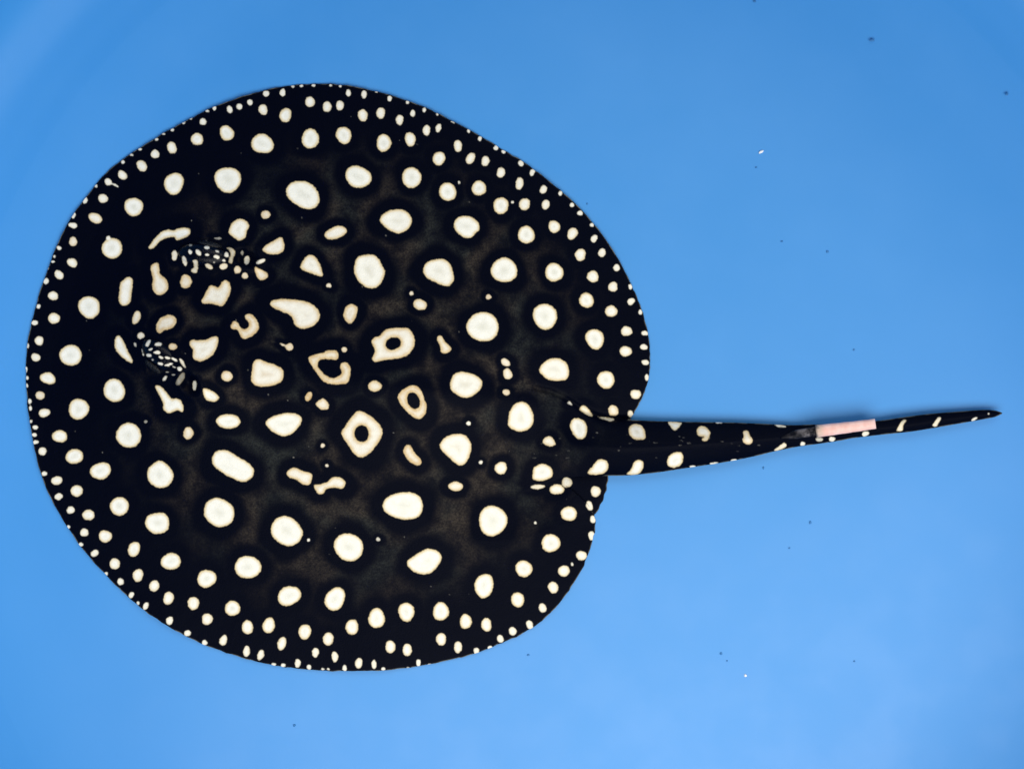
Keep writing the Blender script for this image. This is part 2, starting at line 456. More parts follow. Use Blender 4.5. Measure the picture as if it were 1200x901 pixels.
    (516.7, 716.2, 9.17, 11.17), (545.8, 728, 7, 9), (570, 731.7, 6.17, 8, -10), (420.5, 776.7, 4.17, 6.33, 8),
    (438.3, 778, 2.83, 5.67), (449.2, 783.3, 2.67, 2), (457.5, 757.5, 5.67, 7.67, -5), (477.2, 761.2, 5.33, 7.5),
    (490.5, 776.2, 2.83, 4.17), (517, 748.7, 6, 7.33), (536.7, 758, 4.67, 7), (558.3, 762.5, 3.33, 4),
    (574.7, 758.7, 3.33, 2.33), (503.3, 778.3, 2.33, 1), (478.3, 782, 2, 0.83), (613.8, 666.2, 10, 9.67, 15),
    (660.8, 668.8, 6.67, 6.67), (648.3, 688, 6, 7, -20), (606.7, 702.5, 7.67, 9, -10), (635.8, 712, 4.5, 5.67, -15),
    (620.8, 731.7, 4, 5.33, -20), (600.8, 739.3, 4.5, 5.33, -20), (586.3, 748.3, 3.83, 4.67, -20),
    (670.5, 660.8, 1.5, 2.33), (577.5, 610, 17, 17.5), (666.7, 601.7, 9.67, 8.33), (645.5, 636.2, 11, 10.67),
    (681.3, 650.8, 6.33, 5.67, 25), (693.3, 627.5, 4, 5.33), (695, 608.3, 3.67, 4.5), (690.8, 592.5, 4, 5.67, -20),
    (698, 575.8, 6, 6.17), (652.5, 573.3, 8.67, 6), (630, 570.3, 8.67, 2.67, -3, -0.1), (627.5, 612.5, 1.67, 1.67),
    (664.2, 565.3, 6, 6.17, 0, -0.25), (842.5, 495, 4.33, 1), (811.3, 546.7, 4, 1.5), (836.7, 542.8, 5.33, 1.5, -8),
    (860, 539.3, 4, 1.5, -10), (940.8, 520, 2.83, 2.67), (960.3, 515, 4.67, 2.33, 0, -0.3), (975, 514.5, 3.67, 3),
    (1014.2, 508.3, 4.33, 3, -20), (1141.7, 491.3, 4.33, 1.67, -30), (1158.3, 484.7, 1.17, 1.17),
]
SHAPED_SPOTS = [
    (0, None, [(175, 288.3), (180.8, 280), (188.3, 272.5), (196.7, 269.2), (203.3, 270), (211.7, 267), (220.8, 267.5), (223.3, 271.7), (220, 277), (207.5, 282), (204.2, 278.3), (196.7, 278.7), (188.3, 282.5), (182.5, 288.3), (177.5, 292.2), (174.2, 290.8)]),
    (0.15, None, [(140, 340), (141.3, 331.7), (148.3, 325), (154.2, 325.8), (155.8, 331.7), (154.2, 343.3), (152.5, 354.2), (147.5, 358.3), (141.7, 357.5), (139.2, 351.7)]),
    (0.5, None, [(176.7, 311.7), (184.2, 308), (186.7, 313.3), (187.5, 320.8), (194.2, 326.7), (197.2, 334.2), (195, 341.7), (187.5, 346.3), (180.8, 342.5), (178, 335), (179.2, 328.3), (177.5, 320)]),
    (0.6, None, [(184.2, 378.3), (188.3, 372.5), (196.7, 369.2), (203.3, 370), (206.7, 375), (205.3, 380.8), (200, 385.3), (191.7, 387.5), (187.5, 390.8), (184.2, 388.7), (183, 384.2)]),
    (0.1, None, [(268.3, 270), (271.7, 261.7), (280, 256.7), (287.5, 258.3), (292, 264.2), (289.2, 271.7), (287.5, 278.3), (280.8, 282), (275, 279.2), (268.7, 274.2)]),
    (0.25, None, [(307.5, 292.5), (311.7, 287.5), (321.7, 281.7), (328.3, 278.3), (331.7, 280.8), (333.3, 290), (329.2, 296.7), (320, 298.3), (311.7, 296.7)]),
    (0.2, None, [(380, 275), (384.2, 270), (393.3, 265.3), (401.7, 265.3), (406.7, 270.8), (401.7, 276.7), (392.5, 280.3), (383.3, 280)]),
    (0.2, None, [(352, 311.7), (357.5, 301.7), (364.2, 298.7), (370.8, 302.5), (375, 310), (378.3, 320), (376.7, 324.2), (368.3, 321.7), (358.3, 318.3), (353.3, 315.3)]),
    (0.35, None, [(316.7, 355.8), (320, 352), (331.7, 350.3), (350, 351.7), (362.5, 354.7), (370.8, 360.8), (374.7, 368.3), (373.3, 375.8), (367.5, 381.7), (360, 384.7), (350.8, 384.7), (345, 380), (343.3, 374.2), (339.2, 369.2), (330, 365), (319.2, 360)]),
    (0.45, None, [(236.3, 352.5), (240, 345), (245, 335.8), (250, 334.7), (255.8, 336.7), (260, 330.8), (264.2, 328.3), (268.7, 330.8), (270.8, 340), (267.5, 349.2), (260.8, 358.7), (253.3, 357.5), (245, 355.8), (238, 355.8)]),
    (0.6, None, [(270, 382.5), (273.3, 376.7), (278.3, 377.5), (282.5, 384.2), (286.7, 385.8), (290.8, 383.3), (291.7, 378.3), (287.5, 373.3), (287.5, 369.2), (293.3, 367.5), (300, 373.3), (303.3, 381.7), (301.7, 388.3), (295, 394.2), (285.8, 397.5), (281.7, 393.3), (278.3, 386.7), (272.5, 385.8)]),
    (0.4, None, [(298.3, 313.3), (304.2, 315), (313.3, 320), (313.3, 325), (306.7, 328.7), (301.3, 325)]),
    (-0.35, None, [(265.8, 290.8), (270.8, 290), (275, 293.3), (275.8, 296.7), (273.3, 303.3), (271.7, 309.2), (267.5, 306.7), (270, 300), (269.2, 295)]),
    (-0.2, None, [(225.8, 305.8), (230.8, 305), (232, 311.7), (230, 320), (224.2, 318.3), (225, 315), (227.5, 313.3)]),
    (0.1, None, [(445, 257.5), (448.3, 251.7), (456.7, 246.7), (466.7, 245.5), (475.8, 247.5), (482, 255), (482, 262.5), (477.5, 269.2), (468.3, 273.7), (460, 272), (451.7, 266.7), (446.7, 261.7)]),
    (0, None, [(531.7, 262.5), (535.8, 255.8), (544.2, 253), (553.3, 255), (560.8, 261.7), (561.7, 269.2), (557.5, 273.3), (553.3, 278), (546.7, 279.2), (539.2, 275.8), (534.2, 270.8)]),
    (0.1, None, [(415, 313.3), (417.5, 303.3), (424.2, 299.2), (437.5, 298.7), (444.2, 304.2), (448.3, 311.7), (451.3, 318.3), (447.5, 330), (441.7, 336.7), (433.3, 338), (425.8, 335), (419.2, 328.3), (415.5, 320.8)]),
    (0.1, None, [(495.8, 316.7), (498.3, 309.2), (505.8, 305), (516.7, 303.3), (525, 306.7), (530, 315), (532, 326.7), (527.5, 334.2), (520.8, 335.3), (511.7, 331.7), (501.7, 326.7), (497.2, 321.7)]),
    (0.5, None, [(402.5, 367.5), (405.8, 359.2), (412.5, 356.3), (418.7, 360), (418, 368.3), (414.2, 376.7), (410, 379.2), (404.2, 375)]),
    (0, None, [(134.2, 400.8), (135.8, 395), (140.8, 393.7), (145.8, 401.7), (150, 411.7), (154.7, 420), (154.7, 425.3), (149.2, 423.3), (140, 415.8), (135, 408.3)]),
    (0, None, [(181.7, 452.5), (187.5, 452.5), (195, 459.2), (200.8, 466.7), (206.7, 466.7), (212.5, 470), (215.3, 478.3), (213.3, 483), (207.5, 480.8), (198.3, 484.2), (191.7, 480), (190.8, 471.7), (185.8, 461.7)]),
    (0, None, [(210, 420), (214, 422), (216.5, 427), (217.8, 431), (215.5, 430.5), (211.5, 424.5)]),
    (0.3, None, [(221.7, 403.3), (225, 398), (232.5, 398.7), (241.7, 398), (248.3, 394.7), (255, 395), (255.8, 400), (253.3, 409.2), (247.5, 417.5), (236.7, 423.3), (228.3, 421.7), (225.8, 417.5), (225.8, 410)]),
    (0.4, None, [(295, 436.7), (296.7, 425), (303.3, 420.8), (311.7, 424.2), (323.3, 427.5), (330.8, 432.5), (332.5, 440), (328.3, 448.3), (315, 452.5), (301.7, 452.5), (295.3, 447.5), (294.2, 441.7)]),
    (0.6, None, [(361.3, 420), (366.7, 416.3), (378.3, 413.3), (385, 410.5), (393.3, 410.8), (397, 415.8), (394.2, 421.7), (383.3, 420.8), (375, 422), (372.2, 428.3), (376.7, 435), (383.3, 440.8), (390.8, 443), (398.3, 439.7), (400.5, 435), (398.3, 429.2), (400.8, 425.3), (406.7, 425), (410.8, 431.7), (410, 441.7), (405.8, 449.2), (390, 450.3), (380, 447.5), (372.5, 439.2), (365, 428.3)]),
    (0.3, None, [(370, 473.3), (375, 468.3), (380, 467), (385, 473.3), (384.2, 479.2), (376.7, 480)]),
    (0, None, [(238, 460.8), (239.2, 455), (247.5, 457.5), (255, 462.5), (256.3, 467.5), (250, 470.8), (241.7, 468.3)]),
    (0, None, [(253, 493), (257.5, 487.5), (268.3, 485), (277.5, 487.5), (281.7, 493.3), (278.3, 500), (268.3, 502.2), (258.3, 500)]),
    (0.05, None, [(311.3, 495), (316.7, 489.2), (331.7, 484.2), (345, 484.2), (352.5, 488.3), (353.3, 494.2), (347.5, 503.3), (338.3, 510), (328.3, 510.3), (318.3, 505), (313.3, 500)]),
    (0.4, (460.8, 402.5, 9.2, 7, -20), [(435, 400.8), (438.3, 395.8), (445, 393.3), (451.7, 386.7), (463.3, 384.2), (478.3, 385), (484.2, 391.7), (486.3, 401.7), (483.3, 410), (475, 417.5), (461.7, 420.8), (450, 422), (439.2, 424.2), (436.3, 420), (439.2, 411.7), (437.5, 405.8)]),
    (0.4, None, [(512, 397.5), (513.3, 394.2), (517.5, 393.7), (521.7, 400), (528.3, 407.5), (527.5, 411.7), (521.7, 414.2), (516.7, 412.5), (515.8, 405.8)]),
    (0.6, (484.7, 469.5, 7, 10, -25), [(465.8, 465.8), (470, 458.3), (480, 452), (488.3, 452.5), (494.2, 458.3), (497.5, 468.3), (500.3, 476.7), (497.5, 486.7), (490, 491.3), (481.7, 486.7), (471.7, 476.7)]),
    (0.15, None, [(527.5, 450), (530.8, 440), (540, 435.5), (551.7, 437.5), (560.8, 441.7), (565.3, 448.3), (562.5, 456.7), (555, 463.3), (546.7, 466.3), (538.3, 464.2), (529.2, 457.5)]),
    (0.4, (423.7, 508, 8.3, 9.7, 0), [(400, 508.3), (405, 498.3), (413.3, 486.7), (420, 481.3), (427.5, 483.3), (438.3, 490.8), (446.7, 500), (448, 510), (440, 523.3), (431.7, 532.5), (423.3, 535.8), (415.8, 532.5), (407.5, 520.8)]),
    (0.15, None, [(515.3, 520.8), (521.7, 512.5), (534.2, 508.3), (545, 510), (551.7, 518.3), (552, 528.3), (547.5, 540), (540.8, 545.3), (534.2, 543.3), (525, 535), (517.5, 527.5)]),
    (0.1, None, [(631.7, 433.3), (636.7, 425), (645, 420.3), (655, 420), (663.3, 425), (667, 434.2), (665, 443.3), (656.7, 446.3), (643.3, 445), (635.8, 440)]),
    (0.1, None, [(595.3, 493.3), (597.5, 481.7), (604.2, 472.5), (612.5, 470.8), (620, 475), (624.7, 485), (625, 495), (620, 502.5), (610, 505.8), (600.8, 503.3), (595.8, 499.2)]),
    (0.2, None, [(635.8, 517.2), (639.2, 512.5), (645, 510.8), (650, 516.7), (650.8, 520.8), (645.8, 523), (638.3, 520.8)]),
    (0, None, [(624.2, 555), (625.8, 547.5), (635, 543.3), (643.3, 545.8), (648, 552.5), (645.8, 559.2), (636.7, 563), (628.3, 563), (624.2, 560.8)]),
    (0, None, [(688.3, 554.2), (693.3, 547.5), (700, 539.2), (706.7, 538), (712, 541.7), (712.5, 549.2), (706.7, 555), (696.7, 556.3)]),
    (0.2, None, [(736.7, 505), (738.3, 499.2), (745, 496.3), (752.5, 499.2), (756.3, 506.7), (755.3, 514.2), (745, 515), (739.2, 511.7)]),
    (0, None, [(734.2, 555.8), (739.2, 550), (744.2, 540), (751.7, 539.2), (754.2, 544.2), (751.7, 551.7), (745.8, 556.3)]),
    (0, None, [(664.5, 472.5), (667.5, 470), (670.8, 475)]),
    (0, None, [(679.2, 479.2), (682.5, 475), (688.3, 477.5), (695, 487.5), (689.2, 486.7), (681.7, 482.5)]),
    (0, None, [(700, 488.3), (718.3, 490), (718.3, 493), (711.7, 493)]),
    (0.6, None, [(472.5, 528.3), (475, 522.5), (480.8, 521.7), (485.8, 530), (493.3, 538.3), (492.5, 544.2), (486.7, 544.7), (479.2, 540), (474.2, 533.3)]),
    (0.3, None, [(335.8, 554.2), (340, 549.2), (346.7, 548), (355, 551.7), (364.2, 554.2), (365.8, 560), (362.5, 567.5), (355, 567.5), (346.7, 561.7), (338.3, 559.2)]),
    (0.25, None, [(367.5, 568.3), (373.3, 567.5), (382.5, 565), (388.3, 560), (396.7, 558.7), (403.7, 562.5), (404.7, 567.5), (400.8, 572.5), (391.7, 571.3), (383.3, 572.5), (378.3, 578.3), (373.3, 578.7), (370, 574.2)]),
    (0.2, None, [(525.3, 568.3), (533.3, 563.7), (542, 567.5), (540.8, 573.3), (533.3, 575.3), (527.5, 573.3)]),
    (0, None, [(448.3, 592.5), (452.5, 583.3), (463.3, 578), (478.3, 576.3), (490, 580), (495, 588.3), (495, 598.3), (488.3, 606.7), (475, 608.7), (461.7, 605.8), (451.7, 600)]),
    (0, None, [(391.3, 638.3), (395, 629.2), (405, 624.7), (415.8, 626.7), (424.2, 634.2), (425.3, 645), (420, 654.2), (410, 657.5), (400, 654.2), (393.3, 646.7)]),
    (0, None, [(476.7, 658.3), (486.7, 650), (500, 643), (510.8, 644.2), (517, 650), (517, 656.7), (511.7, 665), (503.3, 671.7), (493.3, 672.5), (482.5, 668)]),
    (0, None, [(248.3, 538.3), (251.7, 530), (260, 527), (268.3, 528.7), (280, 535.8), (291.7, 542.5), (297.5, 550.8), (295.8, 558.3), (288.3, 564.2), (280, 563.7), (266.7, 557.5), (255, 550), (249.7, 544.2)]),
    (0, None, [(239.2, 599.2), (241.7, 589.2), (251.7, 583), (263.3, 585.8), (273.3, 594.2), (274.2, 605), (270, 613.3), (258.3, 617.5), (248.3, 614.2), (240.8, 606.7)]),
    (0, None, [(317.5, 620), (321.7, 609.2), (331.7, 604.5), (341.7, 606.7), (350.8, 615), (355, 625), (350, 635), (340, 639.7), (330, 637.5), (320, 629.2)]),
    (0, None, [(170, 611.7), (173.3, 604.2), (183.3, 600.8), (193.3, 601.7), (198.3, 610), (196.7, 620), (188.3, 625.3), (178.3, 624.2), (172, 618.3)]),
    (0, None, [(172.5, 557.5), (175, 547.5), (185.8, 539.7), (195, 543.3), (201.7, 551.7), (203.3, 560), (196.7, 569.2), (186.7, 571.7), (176.7, 566.7)]),
    (0, None, [(555.8, 685.8), (559.2, 676.7), (568.3, 672), (575.8, 675), (578.3, 685.8), (574.2, 696.7), (565, 700.8), (558.3, 694.2)]),
    (0, None, [(783.3, 494.2), (797.5, 495), (798, 498), (793.3, 503.3), (789.2, 503.7), (785.3, 499.2)]),
    (0.2, None, [(816.7, 503.3), (819.2, 500), (825, 499.5), (830.8, 503.3), (832.5, 508.3), (829.2, 515.8), (824.2, 517), (822.5, 514.2), (825, 511.7), (818.3, 510.8), (816.7, 506.7)]),
    (0.3, None, [(870.8, 505.8), (876.7, 505), (878.7, 510), (882, 515), (880, 520), (875, 520.8), (870.3, 516.7), (871.3, 510.8)]),
    (0, None, [(781.7, 543.3), (783.3, 535), (790, 530.3), (798.3, 530), (800.5, 535.8), (798.3, 544.2), (790.8, 548), (784.2, 546.7)]),
    (0, None, [(907.5, 497.2), (915, 497.5), (921.3, 499.2), (920, 500.8), (910.8, 500)]),
    (0, None, [(907, 527.5), (913.3, 522.5), (918.3, 518.8), (922, 520.8), (920, 524.2), (911.7, 528)]),
    (0, None, [(1050.8, 504.2), (1053.3, 498.3), (1058.3, 492), (1062.5, 492.5), (1058.7, 498.3), (1057.5, 504.7), (1053.3, 505.3)]),
    (0, None, [(1092.5, 498.3), (1095.8, 493.3), (1100, 488.3), (1103.3, 490), (1100.8, 494.2), (1097.5, 499.7)]),
]

CROSS = [(x, y, rx, ry) + tuple(r) + (0,) * (2 - len(r)) for x, y, rx, ry, *r in ROUND_SPOTS]
for k in range(30):                                          # faint flecks along the tail, with glints of thorn tips painted as grey marks
    fx = rng.uniform(625, 900)
    CROSS.append((fx, 521 - 0.012 * (fx - 700) + rng.normal(0, 11) * (1 - (fx - 625) / 420), rng.uniform(0.7, 2.6), rng.uniform(0.45, 0.8), rng.uniform(-12, 6), rng.uniform(-0.99, -0.90)))
for k in range(40):                                          # stray specks on the back
    fa, fr = rng.uniform(0, 6.283), 330 * math.sqrt(rng.uniform(0, 1))
    fs = rng.uniform(0.5, 1.1)
    CROSS.append((390 + fr * math.cos(fa), 442 + fr * 0.93 * math.sin(fa), fs, fs * rng.uniform(0.6, 1.0), rng.uniform(0, 90), rng.uniform(-0.98, -0.65)))
REACH = 60.0


def spot_field(q):
    """distance to the nearest spot (negative inside), its tone, and the halo measure"""
    n = len(q)
    dist = np.full(n, REACH)
    tone = np.zeros(n)
    halo = np.full(n, 9.0)
    core = np.zeros(n)
    sizes = np.zeros(n)
    r2 = np.random.default_rng(3)

    def merge(idx, d, t, size):
        hw = 5.0 + 0.62 * size                      # the dark ring is wider round the bigger spots
        if size > 1.7:
            halo[idx] = np.minimum(halo[idx], d / hw)
        better = d < dist[idx]
        k = idx[better]
        dist[k] = d[better]
        tone[k] = t
        sizes[k] = size
        core[k] = -d[better] / size * min(1.0, size / 9.0)

    for x, y, rx, ry, rot, t in CROSS:
        if any(math.hypot(x - e[0], y - e[1]) < 30 for e in EYES) and max(rx, ry) < 6:
            rx, ry = rx * 0.88, ry * 0.84                # the dots of the eyes stand clear of each other
        ph, am = r2.uniform(0, 6.28), r2.uniform(0.015, 0.05)
        m = max(rx, ry) + 34
        idx = np.flatnonzero((np.abs(q[:, 0] - x) < m) & (np.abs(q[:, 1] - y) < m))
        if not len(idx):
            continue
        a = math.radians(rot)
        dx, dy = q[idx, 0] - x, q[idx, 1] - y
        u = dx * math.cos(a) + dy * math.sin(a)
        w = -dx * math.sin(a) + dy * math.cos(a)
        k = 1 + am * np.sin(3 * np.arctan2(w, u) + ph) + 0.6 * am * np.sin(2 * np.arctan2(w, u) + 2.3 * ph)
        u, w = u / k, w / k
        f = np.sqrt((u / rx) ** 2 + (w / ry) ** 2) + 1e-6
        g = np.sqrt((u / rx ** 2) ** 2 + (w / ry ** 2) ** 2) + 1e-6
        d = np.where(f < 0.25, (f - 1) * min(rx, ry), f * (f - 1) / g)
        merge(idx, d, t, 0.5 * (rx + ry))
    for t, hole, pts in SHAPED_SPOTS:
        poly = curve(pts, 5)
        lo, hi = poly.min(0), poly.max(0)
        idx = np.flatnonzero((q[:, 0] > lo[0] - 34) & (q[:, 0] < hi[0] + 34) & (q[:, 1] > lo[1] - 34) & (q[:, 1] < hi[1] + 34))
        if not len(idx):
            continue
        d = poly_sdf(q[idx], poly)
        if hole:
            hx, hy, ha, hb, hr = hole
            a = math.radians(hr)
            dx, dy = q[idx, 0] - hx, q[idx, 1] - hy
            u = dx * math.cos(a) + dy * math.sin(a)
            w = -dx * math.sin(a) + dy * math.cos(a)
            f = np.sqrt((u / ha) ** 2 + (w / hb) ** 2) + 1e-6
            g = np.sqrt((u / ha ** 2) ** 2 + (w / hb ** 2) ** 2) + 1e-6
            hd = np.where(f < 0.25, (f - 1) * min(ha, hb), f * (f - 1) / g)
            d = np.maximum(d, -hd)
        merge(idx, d, t, 0.25 * (hi - lo).sum())
    return dist, tone, halo, core, sizes


# ------------------------------------------------------------------ outline of the ray
DISC = [(366.7, 98.3), (400, 98.7), (413, 101.3), (440, 107), (463, 113.3), (488, 121.5), (513, 133), (530, 142), (560, 158),
        (580, 170), (610, 188), (626.7, 199), (643, 211.7), (660, 225.8), (676.7, 240.8), (693, 258), (710, 280), (721.7, 299),
        (730, 313), (738, 330), (746.7, 348), (753.5, 366.7), (759, 386.7), (762, 406.7), (762.5, 424), (761.5, 437), (758, 452),
        (753, 466), (746.5, 478), (741, 486.7), (731, 498), (706, 527), (676, 553), (663, 568.5), (669, 573), (676, 578.5), (684.5, 587),
        (693, 597), (698, 609), (697.5, 623), (693, 640), (686.7, 657), (678, 675), (666.7, 691.7), (655, 708), (640, 724),
        (623, 736.7), (606.7, 745.8), (581.7, 756), (561.7, 764), (540, 770.5), (526.7, 773), (496.7, 780), (463, 784.7),
        (446.7, 785.8), (413, 786.3), (380, 785.8), (353, 784), (328, 780.5), (303, 775.5), (286.7, 772), (256, 761.5),
        (234, 753), (210, 741.7), (190, 730), (168, 715), (151.7, 700.8), (135, 685), (118, 668), (103, 651), (91.7, 635.8),
        (75, 612.5), (58, 583), (47.5, 557.5), (41.7, 532), (37.3, 511), (33, 483), (29.8, 450), (29.8, 425), (31.7, 400),
        (36.2, 380), (45, 348), (55, 315), (70, 280), (78.5, 262), (92.5, 241.5), (111.7, 215.8), (128, 198.5), (146.7, 184),
        (170, 169.5), (196, 154), (222, 139), (241.7, 129), (266.7, 118.7), (291.7, 110.8), (316.7, 104.2), (341.7, 100.3)]
TAIL = [(600, 462), (640, 466), (668, 476.5), (690, 485), (705, 489.5), (740, 492), (783, 493.7), (838, 494.7), (866.7, 495.3),
        (900, 496.7), (928, 498), (953, 497.2), (985, 496.5), (1028, 493), (1050, 490), (1083, 485.5), (1117, 482.5), (1150, 480.2),
        (1164, 480.6), (1171, 482.2), (1174.5, 484), (1172, 486), (1165, 488.8), (1150, 491.7), (1117, 497.5), (1093, 501.7), (1066.7, 505.8),
        (1033, 509.3), (1000, 513.3), (986.7, 515.8), (961.7, 519.7), (936.7, 523), (906.7, 529), (886.7, 534), (853, 540.8),
        (820, 546), (800, 549), (766.7, 554), (733, 557), (713, 557.4), (690, 558.4), (670, 559.6), (655, 562.5), (640, 566.5),
        (600, 568)]
disc_poly = curve(DISC, 4)
for _ in range(14):                                          # even out the hand-measured margin, leaving the notch by the tail
    even = 0.5 * disc_poly + 0.25 * (np.roll(disc_poly, 1, 0) + np.roll(disc_poly, -1, 0))
    notch = (disc_poly[:, 0] > 640) & (disc_poly[:, 1] > 480) & (disc_poly[:, 1] < 615)
    disc_poly = np.where(notch[:, None], disc_poly, even)
disc_poly += rng.normal(0, 0.33, disc_poly.shape)          # the margin is slightly ragged
tail_poly = curve(TAIL, 5)
WIDTH_X = [600, 700, 740, 780, 830, 870, 906, 950, 1000, 1050, 1100, 1140, 1165, 1175]
WIDTH_W = [50, 36, 32.5, 30, 26, 22, 16, 11.3, 9, 8.3, 8.5, 6.5, 3.8, 1.0]
GROOVE = curve([(628, 455), (648, 460), (668, 470), (687, 481.5), (710, 489.5), (742, 490.5)], 5, closed=False)
AXIS = math.radians(7.0)


def eye_frame(q, cx, cy, a, b, rot):
    t = math.radians(rot)
    dx, dy = q[:, 0] - cx, q[:, 1] - cy
    return (dx * math.cos(t) + dy * math.sin(t)) / a, (-dx * math.sin(t) + dy * math.cos(t)) / b


EYES = [(239.0, 299.5, 31.0, 14.5, 8.0), (191.0, 418.0, 30.0, 15.0, 38.0)]
SPIRACLES = [(287.0, 302.0, 12.0, 8.0, 20.0), (222.0, 449.0, 12.0, 8.0, 60.0)]


def body_heights(q, sd_disc, sd_tail):
    x, y = q[:, 0], q[:, 1]
    e = np.maximum(-sd_disc, 0)
    u = (x - 395) * math.cos(AXIS) + (y - 445) * math.sin(AXIS)
    w = -(x - 395) * math.sin(AXIS) + (y - 445) * math.cos(AXIS)
    zd = 2.2 + 4.5 * (1 - np.exp(-e / 22.0)) + 15.0 * sstep(10, 240, e)
    zd += 17.0 * np.exp(-(np.abs(u) / 225.0) ** 2.6 - (w / 92.0) ** 2) * sstep(4, 90, e)
    zd += 7.0 * np.exp(-((u + 165) / 70.0) ** 2 - (w / 62.0) ** 2)            # the head
    zd += 2.6 * np.exp(-(w / 15.0) ** 2) * sstep(-90, 60, u) * sstep(4, 60, e)  # line of the spine
    th = np.arctan2(y - 440, x - 390)
    zd += np.exp(-e / 26.0) * (1.1 + 1.0 * np.sin(9 * th + 0.7) + 0.7 * np.sin(17 * th + 2.0))   # waving margin
    for cx, cy, a, b, r in EYES:
        s, t = eye_frame(q, cx, cy, a, b, r)
        zd += 7.5 * np.exp(-(s ** 2 + t ** 2) / 1.7)
    for cx, cy, a, b, r in SPIRACLES:
        s, t = eye_frame(q, cx, cy, a, b, r)
        k = s * s + t * t
        zd += 3.0 * np.exp(-(np.sqrt(k) - 1.5) ** 2 / 0.2) - 9.0 * np.exp(-k / 0.7)
    zd += 4.0 * np.exp(-((x - 676) / 26.0) ** 2 - ((y - 582) / 18.0) ** 2)     # hind flap lies on the fin
    # tail
    hw = np.interp(x, WIDTH_X, WIDTH_W)
    et = np.clip(np.maximum(-sd_tail, 0) / hw, 0, 1)
    prof = np.clip(1 - (1 - et) ** 2, 0, 1)
    rim = np.interp(x, [700, 780, 900, 1050, 1174], [11.0, 11.0, 11.0, 12.0, 9.0])
    ridge = 1 + 0.22 * np.exp(-((1 - et) / 0.35) ** 2)
    zt = rim + prof * hw * 0.50 * ridge
    fade = sstep(610, 735, x)
    zt = zt * fade + (1 - fade) * np.minimum(zd + 0.5, zt + 4)
    on_tail = sd_tail < 0.3
    in_disc = sd_disc < -0.3
    z = np.where(on_tail & in_disc, np.maximum(zd * (1 - 0.5 * sstep(690, 740, x)), zt), np.where(on_tail, zt, zd))
    zb = np.where(on_tail & ~in_disc, np.maximum(rim - prof * hw * 0.40, 0.8), np.minimum(1.0, z - 0.4))
    g = poly_sdf(q, GROOVE, closed=False)
    z = z - 4.0 * np.exp(-(g / 3.2) ** 2) * sstep(0, 6, e)
    lift = floor_z(x, y)                                      # the margin lies up against the curving floor
    return z + lift, np.minimum(zb, z) + lift


def sheet_body(name, sdf, bbox, step, heights, material, parent, extra):
    """closed skin over the plan region sdf < 0: top and belly share the margin"""
    xs = np.arange(bbox[0], bbox[2], step)
    ys = np.arange(bbox[1], bbox[3], step)
    gx, gy = np.meshgrid(xs, ys)
    q = np.stack([gx.ravel(), gy.ravel()], 1)
    d = sdf(q)
    D = d.reshape(gx.shape)
    inside = D < 0
    cell = inside[:-1, :-1] | inside[1:, :-1] | inside[:-1, 1:] | inside[1:, 1:]
    idx = np.arange(q.shape[0]).reshape(gx.shape)
    ci, cj = np.nonzero(cell)
    quads = np.stack([idx[ci, cj], idx[ci + 1, cj], idx[ci + 1, cj + 1], idx[ci, cj + 1]], 1)
    used = np.unique(quads)
    out = used[d[used] >= 0]
    for _ in range(3):                                # pull outside corners onto the outline
        p = q[out]
        h = 0.4
        d0 = sdf(p)
        gxx = (sdf(p + [h, 0]) - sdf(p - [h, 0])) / (2 * h)
        gyy = (sdf(p + [0, h]) - sdf(p - [0, h])) / (2 * h)
        gl = np.sqrt(gxx ** 2 + gyy ** 2) + 1e-6
        q[out] = p - (d0 / gl)[:, None] * np.stack([gxx, gyy], 1) / gl[:, None]
    remap = np.full(q.shape[0], -1)
    remap[used] = np.arange(len(used))
    pts = q[used]
    quads = remap[quads]
    rim = np.zeros(len(used), dtype=bool)
    rim[remap[out]] = True
    zt, zb = heights(pts)
    zb = np.where(rim, zt, zb)
    X, Y, Z = plan(pts[:, 0], pts[:, 1], zt)
    top = np.stack([X, Y, Z], 1)
    X, Y, Z = plan(pts[:, 0], pts[:, 1], zb)
    low = np.stack([X, Y, Z], 1)
    keep = ~rim
    lowmap = np.arange(len(used))
    lowmap[keep] = len(used) + np.arange(keep.sum())
    verts = np.concatenate([top, low[keep]])
    faces = np.concatenate([quads, lowmap[quads][:, ::-1]])
    dist, tone, halo, core, sizes = spot_field(pts)
    md = -sdf(pts)
    md = np.where((np.abs(pts[:, 0] - 668) < 34) & (np.abs(pts[:, 1] - 571) < 16), 9.0, md)     # no worn line inside the notch
    a, b = pts[:, 0], pts[:, 1]
    uneven = (np.sin(a * 0.071 + 1.3 * np.sin(b * 0.043)) + np.sin(b * 0.083 + 1.1 * np.sin(a * 0.057) + 2.0)
              + 0.7 * np.sin((a + b) * 0.131 + 0.6) + 0.7 * np.sin((a - b) * 0.117 + 4.0)) / 3.4
    olive = sstep(0.62, 1.55, halo + 0.28 * uneven) * extra(pts) * (0.88 + 0.26 * uneven)
    nb = int(keep.sum())
    attrs = {'spot_distance': np.concatenate([dist, np.full(nb, 9.0)]),
             'spot_tone': np.concatenate([tone, np.zeros(nb)]),
             'spot_core': np.concatenate([core, np.zeros(nb)]),
             'spot_size': np.concatenate([sizes, np.zeros(nb)]),
             'olive': np.concatenate([olive, np.zeros(nb)]),
             'margin_distance': np.concatenate([md, np.full(nb, 9.0)])}
    return link_mesh(name, verts, faces, material, parent, True, attrs)


# ------------------------------------------------------------------ the ray
ray = bpy.data.objects.new('stingray', None)
col.objects.link(ray)
ray.location = (0.0, 0.0, 0.0)
tag(ray, 'black freshwater stingray covered in white spots, lying flat with its tail straight out', 'stingray')


